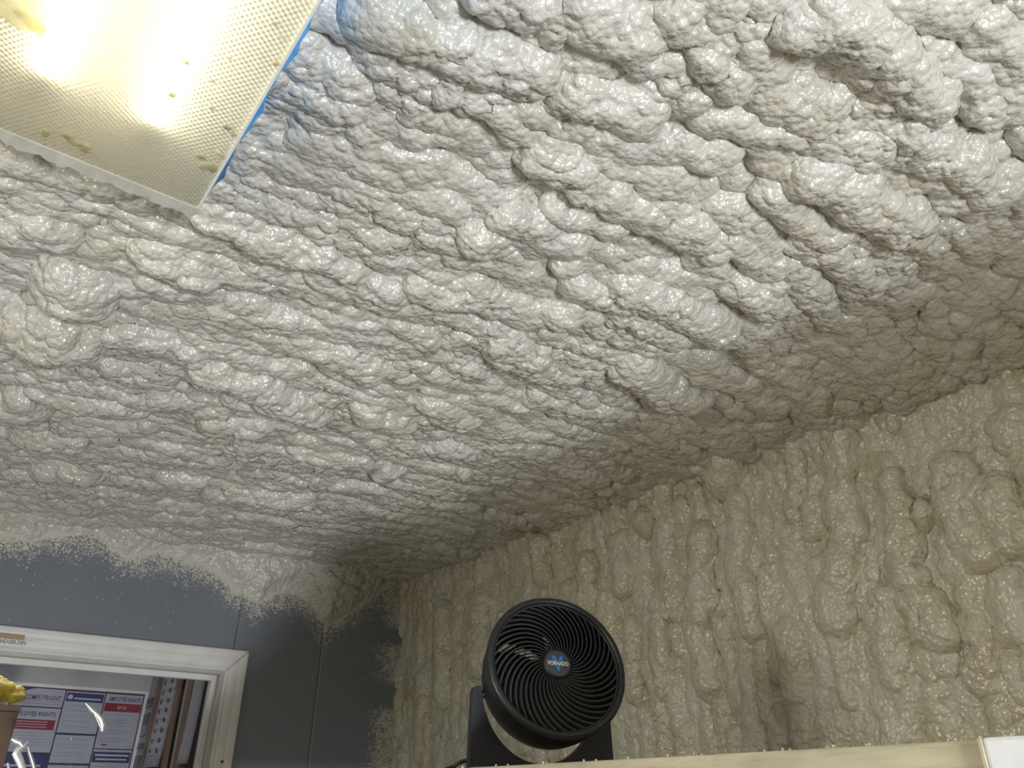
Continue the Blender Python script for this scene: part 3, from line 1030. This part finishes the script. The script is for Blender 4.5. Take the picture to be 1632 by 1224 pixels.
def build_board(label, ya, yb, z0, z1, cork_y, papers):
    """notice board on the office's right wall, from far edge ya to near edge yb"""
    root = tag(empty('notice_board', (SX, (ya + yb) / 2, z0)), label, 'notice board')

    def ch(o):
        o.parent = root
        o.matrix_parent_inverse = root.matrix_basis.inverted()
        return o
    ch(box('cork_panel', 'cork', SX - 0.012, SX, yb, ya, z0, z1))
    fw = cork_y
    ch(box('frame_stile', 'brown_wood', SX - 0.024, SX - 0.001, ya - fw, ya, z0, z1, None, .003))
    ch(box('frame_stile', 'brown_wood', SX - 0.024, SX - 0.001, yb, yb + fw * 0.8, z0, z1, None, .003))
    ch(box('frame_rail', 'brown_wood', SX - 0.024, SX - 0.001, yb + fw * .8, ya - fw, z1 - 0.04, z1, None, .003))
    ch(box('frame_rail', 'brown_wood', SX - 0.024, SX - 0.001, yb + fw * .8, ya - fw, z0, z0 + 0.04, None, .003))
    return root


def paper_sheet(label, ya, yb, z0, z1, icons):
    root = tag(empty('paper_sheet', (SX - .026, (ya + yb) / 2, z0)), label, 'paper')

    def ch(o):
        o.parent = root
        o.matrix_parent_inverse = root.matrix_basis.inverted()
        return o
    # a sheet that bows away from the board at its foot
    bm = bmesh.new()
    n, w = 10, 4
    G_ = [[bm.verts.new((SX - 0.026 - 0.012 * (1 - i / n) ** 2 - 0.003 * math.sin(j * 1.3), ya + (yb - ya) * j / w, z0 + (z1 - z0) * i / n - 0.004 * j / w)) for j in range(w + 1)] for i in range(n + 1)]
    for i in range(n):
        for j in range(w):
            bm.faces.new((G_[i][j], G_[i][j + 1], G_[i + 1][j + 1], G_[i + 1][j]))
    bmesh.ops.solidify(bm, geom=bm.faces[:], thickness=0.0006)
    ch(from_bm('leaf', bm, 'paper', None, True))
    if icons:
        for r_ in range(8):
            for c_ in range(2):
                f = 0.10 + 0.105 * r_
                yy = ya + (yb - ya) * (0.24 + 0.44 * c_)
                zz = z1 - (z1 - z0) * f
                i = (zz - z0) / (z1 - z0)
                xx = SX - 0.0305 - 0.012 * (1 - i) ** 2
                bm = bmesh.new()
                bmesh.ops.create_icosphere(bm, subdivisions=2, radius=1, matrix=Matrix.Translation((xx, yy, zz)) @ Matrix.Diagonal((.0006, .014, .011, 1)))
                ch(from_bm('printed_picture', bm, 'print_dark'))
                ch(box('caption', 'print_pale', xx - .0004, xx + .0004, yy - .066 if c_ == 0 else yy - .055, yy - .024, zz + .004, zz + .0065))
        for k in range(3):
            zz = z0 + (z1 - z0) * (0.05 + 0.03 * k)
            xx = SX - 0.0305 - 0.012 * (1 - .08) ** 2
            ch(box('rule', 'print_grey', xx - .0004, xx + .0004, yb + .01, ya - .01, zz, zz + .002))


y1a, y1b = side_y(257), side_y(294)
y2a, y2b = side_y(306), side_y(345)
build_board('wood framed notice board nearer the poster on the office right wall', y1a, y1b, EYE - 0.45, OC - 0.02, 0.085, None)
build_board('second wood framed notice board, beside the white door jamb', y2a, y2b, EYE - 0.45, OC - 0.02, 0.075, None)
paper_sheet('white sheet with two columns of small pictures on the notice board', side_y(266.5), side_y(289.5), side_z(256, 1222), side_z(278, 1075), True)
paper_sheet('plain white sheet on the notice board beside the door jamb', side_y(317), side_y(334), side_z(305, 1217), side_z(322, 1072), False)
# small pictures on the strip of wall next to the poster
for k, (za, zb_, lab) in enumerate([(EYE + .455, EYE + .40, 'small dark picture at the top, between poster and notice board'), (EYE + .385, EYE + .27, 'tall dark picture between poster and notice board, second from top'),
                                    (EYE + .255, EYE + .215, 'small blue and white picture between poster and notice board'), (EYE + .20, EYE + .08, 'lowest blue picture between poster and notice board')]):
    ya, yb = side_y(238), side_y(250)
    root = tag(empty('wall_picture', (SX, (ya + yb) / 2, zb_)), lab, 'picture', 'pictures in the office corner')
    for nm, mt, i, t in (('mount', 'print_pale', 0, .004), ('print', 'print_dark' if k < 2 else 'print_blue', .008, .0055), ('highlight', 'print_grey', .02, .0062)):
        o = box(nm, mt, SX - t, SX - .0005, yb + i, ya - i, zb_ + i * .6, za - i * .6 - (0.4 * (za - zb_) if nm == 'highlight' else 0))
        o.parent = root
        o.matrix_parent_inverse = root.matrix_basis.inverted()


def build_cabinet():
    y0 = 3.62
    c = on(33, 1124, 1, y0)[0]
    x1, zt = c.x, c.z
    x0 = x1 - 0.62
    root = tag(empty('cabinet', ((x0 + x1) / 2, y0 + .2, 0)), 'tall brown wooden cabinet at the left of the doorway', 'cabinet')

    def ch(o):
        o.parent = root
        o.matrix_parent_inverse = root.matrix_basis.inverted()
        return o
    ch(box('body', 'cabinet', x0, x1, y0 + .02, y0 + .42, 0, zt - 0.022, None, .003))
    ch(box('top_board', 'cabinet', x0 - .004, x1 + .004, y0, y0 + .424, zt - .022, zt, None, .003))
    for a, b in ((x0, x0 + .31), (x0 + .312, x1)):
        d = ch(box('door', 'cabinet', a, b, y0, y0 + .02, 0.06, zt - .024, None, .002))
        pn = box('door_panel', 'cabinet_panel', a + .05, b - .05, y0 - .005, y0 + .002, .12, zt - .06, None, .002)
        pn.parent = d
    # yellow bundle on top
    bm = bmesh.new()
    yb = y0 + 0.05
    for a, b, r in ((24, 1106, 13), (10, 1099, 12), (-8, 1100, 16), (16, 1093, 7), (33, 1111, 7), (3, 1111, 8), (-25, 1106, 14), (20, 1113, 8), (29, 1099, 7), (4, 1089, 8), (-3, 1083, 7), (13, 1108, 7)):
        q, t = on(a, b, 1, yb + random.uniform(-.02, .03))
        bmesh.ops.create_icosphere(bm, subdivisions=3, radius=1, matrix=Matrix.Translation(q) @ Matrix.Diagonal((r * t * 1.1, r * t * .9, r * t, 1)))
    for v in bm.verts:
        n = math.sin(v.co.x * 210 + 3 * math.sin(v.co.z * 150)) * math.sin(v.co.z * 190 + v.co.y * 90)
        v.co += v.normal * 0 + Vector((0.002 * n, -0.004 * abs(n), 0.002 * n))
        v.co.z = max(v.co.z, zt + 0.0005)
    o = from_bm('yellow_bundle', bm, 'yellow', None, True)
    rm = o.modifiers.new('fuse', 'REMESH')
    rm.mode, rm.voxel_size, rm.use_smooth_shade = 'VOXEL', 0.004, True
    sm = o.modifiers.new('soften', 'SMOOTH')
    sm.iterations, sm.factor = 4, 0.5
    tag(o, 'yellow crumpled cloth bundle lying on the brown cabinet', 'cloth bundle')


build_cabinet()


# ------------------------------------------------------------------ ceiling light
def build_light():
    x0, x1, y0, y1 = FIX
    root = tag(empty('ceiling_light', ((x0 + x1) / 2, (y0 + y1) / 2, ZL)), 'foam-speckled fluorescent ceiling light with ribbed lens and blue edge film', 'ceiling light')

    def ch(o, par=root):
        o.parent = par
        if par is root:
            o.matrix_parent_inverse = root.matrix_basis.inverted()
        return o
    # lens: thin pan slightly wavy at the rim
    bm = bmesh.new()
    nx, ny = 24, 60
    g = [[bm.verts.new((x0 + (x1 - x0) * i / nx, y0 + (y1 - y0) * j / ny + (0.0012 * math.sin(i * 2.7) + 0.001 * math.sin(i * 5.1) if j == ny else 0), ZL)) for j in range(ny + 1)] for i in range(nx + 1)]
    for i in range(nx):
        for j in range(ny):
            bm.faces.new((g[i][j], g[i][j + 1], g[i + 1][j + 1], g[i + 1][j]))
    me = bpy.data.meshes.new('lens')
    bm.to_mesh(me)
    bm.free()
    lens = ch(link('lens', me, 'lens'))
    # clear upstand of the lens along its long side
    ch(box('lens_edge', 'logo_white', x1 - 0.0035, x1 + 0.0005, y0, y1 - .003, ZL - 0.0012, ZL + 0.004, None, .0008))
    # housing
    h = ch(box('housing', 'steel', x0 - 0.01, x1 + 0.018, y0 - 0.01, y1 + 0.02, DECK - 0.042, DECK + 0.0, None))
    for a, b in ((x0 - .012, x0 - .008),):
        ch(box('housing_side', 'steel', a, b, y0 - .01, y1 + .02, ZL + .0, DECK - .04))
    ch(box('housing_side', 'steel', x0 - .01, x1 + .01, y0 - .012, y0 - .008, ZL, DECK - .04))
    # blue film from the lens edge up to the foam
    bm = bmesh.new()
    n = 60
    rows = []
    for k in range(n + 1):
        y = y0 + (y1 + 0.004 - y0) * k / n
        wv = 0.003 * math.sin(k * .9) + 0.002 * math.sin(k * 2.3)
        rows.append([bm.verts.new(p) for p in ((x1 + .001, y, ZL + .001), (x1 + .003, y, ZL + .014), (x1 + .007 + wv * .5, y, ZL + .030), (x1 + .014 + wv, y, ZL + .050), (x1 + .014, y, DECK - .04))])
    for k in range(n):
        for j in range(4):
            bm.faces.new((rows[k][j], rows[k][j + 1], rows[k + 1][j + 1], rows[k + 1][j]))
    ch(from_bm('blue_film', bm, 'blue_film', None, True))
    # foam coated end lip beyond the lens, ragged on its far edge
    bm = bmesh.new()
    n = 150
    top, bot = [], []
    rows = []
    for k in range(n + 1):
        x = x0 - 0.012 + (x1 + 0.004 - x0 + 0.012) * k / n
        far = 0.026 + 0.0030 * math.sin(k * .31) + 0.0016 * math.sin(k * .83 + 1) + 0.0018 * random.random() + (0.005 if random.random() < .03 else 0)
        far *= min(1, (n - k) / 6 + .35)
        inn = 0.0012 * math.sin(k * 1.7) * random.random()
        rows.append([bm.verts.new(p) for p in ((x, y1 - .003 + inn, ZL + .002), (x, y1 - .0025 + inn, ZL - .0015), (x, y1 + .008, ZL - .001 + .0004 * math.sin(k * .9)), (x, y1 + far * .92, ZL + .000 + .0004 * math.sin(k * .6)), (x, y1 + far, ZL + .006), (x, y1 + far * .9, ZL + .05))])
    for k in range(n):
        for j in range(5):
            bm.faces.new((rows[k][j], rows[k][j + 1], rows[k + 1][j + 1], rows[k + 1][j]))
    ch(from_bm('end_lip', bm, 'foam_lip'))
    bm = bmesh.new()
    add_box(bm, on(118, 268, 2, ZL + .012)[0].x, on(142, 280, 2, ZL + .012)[0].x, y1 + .020, y1 + .034, ZL + .010, ZL + .013)
    ch(from_bm('film_scrap', bm, 'blue_film'))
    # tubes
    for tx in (0.060, -0.070):
        bm = bmesh.new()
        add_tube(bm, [(tx, y0 + .06, ZL + .024), (tx, y1 - .135, ZL + .024)], 0.013, 16)
        t = ch(from_bm('fluorescent_tube', bm, 'tube', None, True))
        for a, b in ((y0 + .03, y0 + .06), (y1 - .135, y1 - .105)):
            bm = bmesh.new()
            add_tube(bm, [(tx, a, ZL + .024), (tx, b, ZL + .024)], 0.0135, 14)
            from_bm('tube_cap', bm, 'steel', t)
    # foam stuck to the lens
    def blob(px, py, rx, ry, hz, n=3, seed=0):
        r_ = random.Random(seed)
        c, t = on(px, py, 2, ZL)
        bm = bmesh.new()
        for _ in range(n):
            m = Matrix.Translation(c + Vector((r_.uniform(-1, 1) * rx * t * .6, r_.uniform(-1, 1) * ry * t * .6, 0.0005))) @ Matrix.Diagonal((rx * t * r_.uniform(.5, .9), ry * t * r_.uniform(.5, .9), hz * r_.uniform(.6, 1), 1))
            bmesh.ops.create_icosphere(bm, subdivisions=2, radius=1, matrix=m)
        for v in bm.verts:
            v.co += Vector((r_.uniform(-1, 1), r_.uniform(-1, 1), r_.uniform(-1, 1))) * hz * .12
        o = ch(from_bm('foam_splat', bm, 'splat', None, True))
        if n > 3:                                   # one fused lump instead of overlapping shells
            rm = o.modifiers.new('fuse', 'REMESH')
            rm.mode, rm.voxel_size, rm.use_smooth_shade = 'VOXEL', 0.0013, True
    blob(22, 8, 44, 34, .004, 14, 1)
    blob(48, 34, 20, 16, .003, 6, 2)
    for k, (a, b, r_) in enumerate(((296, 98, 6), (274, 152, 6), (338, 129, 4), (338, 173, 4), (439, 37, 5), (448, 58, 3), (366, 93, 2.5), (438, 100, 6), (361, 203, 7), (371, 213, 5), (318, 246, 8), (352, 245, 7), (330, 266, 12), (112, 218, 16), (70, 210, 9), (135, 236, 10))):
        blob(a, b, r_, r_, .0025, 3, 10 + k)


build_light()


# ------------------------------------------------------------------ shelf with the fan
XS = 0.75
ZS = EYE + 0.0620 * XS
YPOST = XS * ray(1560, 1178).y / ray(1560, 1178).x


def build_shelf():
    root = tag(empty('storage_shelf', (XS, 1.3, 0)), 'pale pine storage shelf under the black fan, along the foam wall', 'shelf')

    def ch(o):
        o.parent = root
        o.matrix_parent_inverse = root.matrix_basis.inverted()
        return o
    ch(box('front_board', 'wood', XS, XS + 0.038, YPOST + .001, 2.35, ZS - 0.14, ZS, None, .002))
    ch(box('deck_board', 'deck', XS + .039, W + 0.0, -0.9, 2.35, ZS - 0.022, ZS - 0.003))
    ch(box('front_board', 'wood', XS + .004, XS + 0.038, -0.9, YPOST - .10, ZS - 0.14, ZS - .001, None, .002))
    for y in (-0.6, 1.0, 2.2):
        ch(box('joist', 'wood', XS + .04, W, y, y + .038, ZS - .14, ZS - .023))
    ch(box('leg', 'wood', XS + .04, XS + .13, 2.2, 2.29, 0, ZS - .14))
    ch(box('leg', 'wood', XS + .04, XS + .13, -0.85, -0.76, 0, ZS - .14))
    # white painted post wrapped round the shelf front
    pr = tag(empty('post', (XS, YPOST - .05, 0)), 'white painted square post at the near end of the pine board', 'post')
    o = box('shaft', 'post_white', XS - .004, XS + .036, YPOST - .094, YPOST - .004, 0, ZS + .0012, None, .003)
    o.parent = pr
    o.matrix_parent_inverse = pr.matrix_basis.inverted()
    o = box('corner_bead', 'wood', XS - .006, XS + .004, YPOST - .004, YPOST, 0, ZS + .0008, None, .001)
    o.parent = pr
    o.matrix_parent_inverse = pr.matrix_basis.inverted()
    # foam crumbs on the board edge
    proto = None
    for k, px in enumerate((736, 788, 806, 861, 864, 868, 926, 945, 999, 1061, 1114, 1216, 1243, 1255, 1315, 1325, 1376, 1381, 1508, 1560, 1600, 1612)):
        bm = None
        r0 = ray(px, 1224 - .056 * (px - 740))
        y = XS * r0.y / r0.x
        r_ = random.uniform(.0009, .0017)
        if proto is None:
            b = bmesh.new()
            bmesh.ops.create_icosphere(b, subdivisions=2, radius=1)
            for v in b.verts:
                v.co *= random.uniform(.8, 1.15)
            proto = from_bm('foam_crumb', b, 'crumb')
            o = proto
        else:
            o = proto.copy()
            COL.objects.link(o)
        o.location = (XS + random.uniform(.002, .006), y, ZS + r_ * .8 + (0.001 if y < YPOST else 0))
        o.scale = (r_, r_ * random.uniform(.8, 1.6), r_)
        o.rotation_euler = (0, 0, random.random() * 3)
        tag(o, 'tiny white foam crumb on the top edge of the pine shelf board', 'foam crumb', 'foam crumbs on the shelf edge')


build_shelf()


def build_fan():
    XF = 0.935
    YAWF, TILT = math.radians(FAN_YAW), math.radians(FAN_TILT)
    c, t = on(888, 1059, 0, XF - 0.03)    # centre of the front rim
    S = 116 * t                           # outer radius of the head
    c = c - Vector((math.sin(YAWF) * math.cos(TILT), -math.cos(YAWF) * math.cos(TILT), math.sin(TILT))) * S * .36
    root = tag(empty('desk_fan', (c.x, c.y, ZS), (0, 0, YAWF)), 'black round desk fan with spiral grille standing on the pine shelf', 'fan')
    hz = c.z - ZS                         # height of the head's centre
    # local frame of the stand: -y is forward, x to the right seen from behind
    HM = Matrix.Translation((0, 0, hz)) @ Matrix.Rotation(-TILT, 4, 'X') @ Matrix.Rotation(math.pi / 2, 4, 'X')   # head z axis -> forward (-y), tilted up
    def head(name, bm, mat, parent=root, smooth=True):
        bm.transform(HM)
        return from_bm(name, bm, mat, parent, smooth)
    k = S
    bm = bmesh.new()
    prof = [(.905 * k, .385 * k), (.93 * k, .40 * k), (.955 * k, .40 * k), (.985 * k, .385 * k), (1.0 * k, .355 * k), (1.0 * k, .325 * k), (.985 * k, .318 * k)]
    prof += [(.98 * k, .28 * k), (.965 * k, .1 * k), (.94 * k, -.12 * k), (.90 * k, -.30 * k), (.83 * k, -.42 * k), (.79 * k, -.44 * k), (.78 * k, -.40 * k), (.85 * k, -.28 * k), (.89 * k, -.1 * k), (.91 * k, .1 * k), (.92 * k, .30 * k), (.905 * k, .34 * k)]
    add_lathe(bm, prof, 72, close=True)
    head('duct_ring', bm, 'black')
    # inner lip that carries the vanes
    bm = bmesh.new()
    add_lathe(bm, [(.88 * k, .33 * k), (.885 * k, .355 * k), (.91 * k, .36 * k), (.91 * k, .31 * k), (.885 * k, .31 * k)], 64, close=True)
    grille = head('grille', bm, 'black_soft')
    # spiral vanes
    bm = bmesh.new()
    r0, r1, n = .17 * k, .895 * k, 12
    prev = None
    for i in range(n + 1):
        f = i / n
        r = r0 + (r1 - r0) * f
        th = math.radians(66) * (f ** 1.15)
        zf = (.36 + .035 * math.sin(f * math.pi) - .02 * f) * k
        rad, tan = Vector((math.cos(th), math.sin(th), 0)), Vector((-math.sin(th), math.cos(th), 0))
        dth = math.radians(66) * 1.15 * f ** .15 * r / (r1 - r0)
        d = (rad + tan * dth).normalized()
        s = Vector((-d.y, d.x, 0))
        hw = (.008 + .004 * f) * k
        lean = s * (.035 * k)
        p = rad * r
        top = zf
        row = [bm.verts.new(q) for q in (p - s * hw + Vector((0, 0, top)), p + s * hw + Vector((0, 0, top)), p + s * hw - lean + Vector((0, 0, top - .085 * k)), p - s * hw - lean + Vector((0, 0, top - .085 * k)))]
        if prev:
            for a in range(4):
                bm.faces.new((prev[a], prev[(a + 1) % 4], row[(a + 1) % 4], row[a]))
        else:
            bm.faces.new(row[::-1])
        prev = row
    bm.faces.new(prev)
    bmesh.ops.recalc_face_normals(bm, faces=bm.faces)
    me = bpy.data.meshes.new('vane')
    bm.to_mesh(me)
    bm.free()
    me.materials.append(M['black_soft'])
    NV = 40
    for i in range(NV):
        o = bpy.data.objects.new('vane', me)
        COL.objects.link(o)
        o.parent = grille
        o.matrix_local = HM @ Matrix.Rotation(2 * math.pi * i / NV, 4, 'Z')
    # hub with badge
    bm = bmesh.new()
    add_lathe(bm, [(.0001, .30 * k), (.20 * k, .30 * k), (.205 * k, .37 * k), (.198 * k, .385 * k), (.0001, .385 * k)], 40)
    head('hub', bm, 'black')
    bm = bmesh.new()
    add_lathe(bm, [(.0001, .386 * k), (.186 * k, .386 * k), (.184 * k, .394 * k), (.17 * k, .397 * k), (.0001, .397 * k)], 40)
    badge = head('badge', bm, 'badge')
    def badge_prism(name, pts, z0, z1, mat):
        bm = bmesh.new()
        add_prism(bm, pts, z0 * k, z1 * k, lambda a, b, c_: (a * k, b * k, c_))
        head(name, bm, mat, badge, False)
    BR = math.radians(FAN_ROLL)
    rot = lambda pts: [(a * math.cos(BR) - b * math.sin(BR), a * math.sin(BR) + b * math.cos(BR)) for a, b in pts]
    badge_prism('logo_mark', rot([(-.088, .105), (-.035, .105), (0, .02), (.035, .105), (.088, .105), (.012, -.105), (-.012, -.105)]), .397, .3985, 'logo_blue')
    badge_prism('logo_band', rot([(-.14, .036), (.14, .036), (.14, -.036), (-.14, -.036)]), .3985, .399, 'badge')
    tm = HM @ Matrix.Rotation(BR, 4, 'Z') @ Matrix.Translation((0, 0, .400 * k))
    text_mesh('lettering', 'VORNADO', 'logo_white', badge, tm, width=.305 * k, height=.062 * k, bold=.02)
    # blades and motor behind the grille
    for i in range(7):
        bm = bmesh.new()
        prev = None
        for j in range(7):
            f = j / 6
            r = (.18 + .68 * f) * k
            th0, w = 2 * math.pi * i / 7 + .5 * f, .95 - .1 * f
            row = []
            for m_ in range(6):
                g = m_ / 5 - .5
                th = th0 + g * w
                row.append(bm.verts.new((r * math.cos(th), r * math.sin(th), (.05 + .20 * g) * k)))
            if prev:
                for a in range(5):
                    bm.faces.new((prev[a], prev[a + 1], row[a + 1], row[a]))
            prev = row
        bmesh.ops.solidify(bm, geom=bm.faces[:], thickness=.012 * k)
        head('fan_blade', bm, 'black_soft')
    bm = bmesh.new()
    add_lathe(bm, [(.0001, .20 * k), (.19 * k, .19 * k), (.22 * k, .1 * k), (.30 * k, -.1 * k), (.32 * k, -.45 * k), (.2 * k, -.55 * k), (.0001, -.56 * k)], 36)
    head('motor', bm, 'black_soft')
    # rear guard: rings and spokes
    bm = bmesh.new()
    for rr, zz in [(.73 - .045 * q, -.44 - .13 * (q / 9) ** .7) for q in range(10)]:
        pts = [(rr * k * math.cos(a), rr * k * math.sin(a), zz * k) for a in [2 * math.pi * q / 40 for q in range(41)]]
        add_tube(bm, pts, .013 * k, 6)
    for q in range(24):
        a = 2 * math.pi * q / 24
        add_tube(bm, [(rr * k * math.cos(a), rr * k * math.sin(a), zz * k) for rr, zz in ((.76, -.42), (.6, -.50), (.32, -.565))], .008 * k, 6)
    head('rear_guard', bm, 'black_soft')
    # yoke stand: slab with a round cradle cut out
    hw, zt, R, cz, ci = 1.0 * k, hz - .16 * k, 1.09 * k, hz - .03 * k, .89 * k
    bm = bmesh.new()
    xs = [-hw, -hw * .985, -hw * .95] + [-ci * math.cos(math.pi * q / 40) for q in range(41)] + [hw * .95, hw * .985, hw]
    rows = []
    for x in xs:
        if abs(x) > ci + 1e-6:
            top = zt - (.10 * k if abs(x) > .99 * hw else .02 * k if abs(x) > .96 * hw else 0)
        elif abs(x) > ci - 1e-6:
            top = zt
        else:
            top = min(zt, max(.004, cz - R * math.sqrt(1 - (x / ci) ** 2)))
        xo = x * (1 + .03 * (1 - top / zt)) - .07 * k
        xb = x * 1.03 - .07 * k
        rows.append([bm.verts.new(q) for q in ((xb, .10 * k, 0), (xo, .10 * k, top), (xo, .26 * k, top), (xb, .26 * k, 0))])
    for r_, q_ in zip(rows, rows[1:]):
        for j in range(4):
            bm.faces.new((r_[j], r_[(j + 1) % 4], q_[(j + 1) % 4], q_[j]))
    bm.faces.new(rows[0])
    bm.faces.new(rows[-1][::-1])
    from_bm('yoke_stand', bm, 'black', root)
    bm = bmesh.new()
    add_box(bm, -hw * 1.09, hw * .95, -.30 * k, .55 * k, 0.0, .004, .0015)
    from_bm('base', bm, 'black', root)
    for sx in (-1, 1):
        bm = bmesh.new()
        add_tube(bm, [(sx * .80 * k, .16 * k, hz - .26 * k), (sx * .90 * k - .03 * k, .16 * k, hz - .26 * k)], .05 * k, 20)
        from_bm('pivot', bm, 'black_soft', root)
    # power cord trailing off to the left behind the board
    bm = bmesh.new()
    inv = (Matrix.Translation(root.location) @ Matrix.Rotation(YAWF, 4, 'Z')).inverted()
    P_ = []
    for a, b, xx in ((775, 1215, .86), (762, 1212, .835), (748, 1211, .82), (735, 1214, .81), (724, 1221, .80), (712, 1229, .80)):
        q = on(a, b, 0, xx)[0]
        q.z = max(q.z, ZS + .003)
        P_.append(inv @ q)
    add_tube(bm, P_, .0034, 10)
    from_bm('power_cord', bm, 'black', root, True)


FAN_YAW, FAN_TILT, FAN_ROLL = -20.0, 15.5, -2.0
build_fan()

# ------------------------------------------------------------------ rest of the shell behind the camera
tag(box('floor', 'concrete', -2.0, 1.9, -3.4, D + 0.1, -0.06, 0.0), 'grey concrete floor of the shed', 'floor', kind='structure')
tag(box('wall_left', 'deck', -2.0, -1.9, -2.4, D + 0.1, 0, DECK + .02), 'plywood left wall of the shed', 'wall', kind='structure')
wf = tag(box('wall_front', 'deck', -2.0, 1.9, -2.5, -2.4, 2.2, DECK + .02), 'plywood header above the open front of the shed', 'wall', kind='structure')

wn = tag(empty('added_window_1', (-1.9, 0.75, 1.48)), 'added unseen window frame on the plywood left wall, around the fill light', 'window', kind='structure')  # added frame on the uncut wall, only dresses the fill light
for a in ((-1.9, -1.87, .25, .30, 1.45, 2.11), (-1.9, -1.87, 1.20, 1.25, 1.45, 2.11), (-1.9, -1.87, .30, 1.20, 1.45, 1.50), (-1.9, -1.87, .30, 1.20, 2.06, 2.11)):
    o = box('added_window_frame', 'white_trim', *a)
    o.parent = wn
    o.matrix_parent_inverse = wn.matrix_basis.inverted()
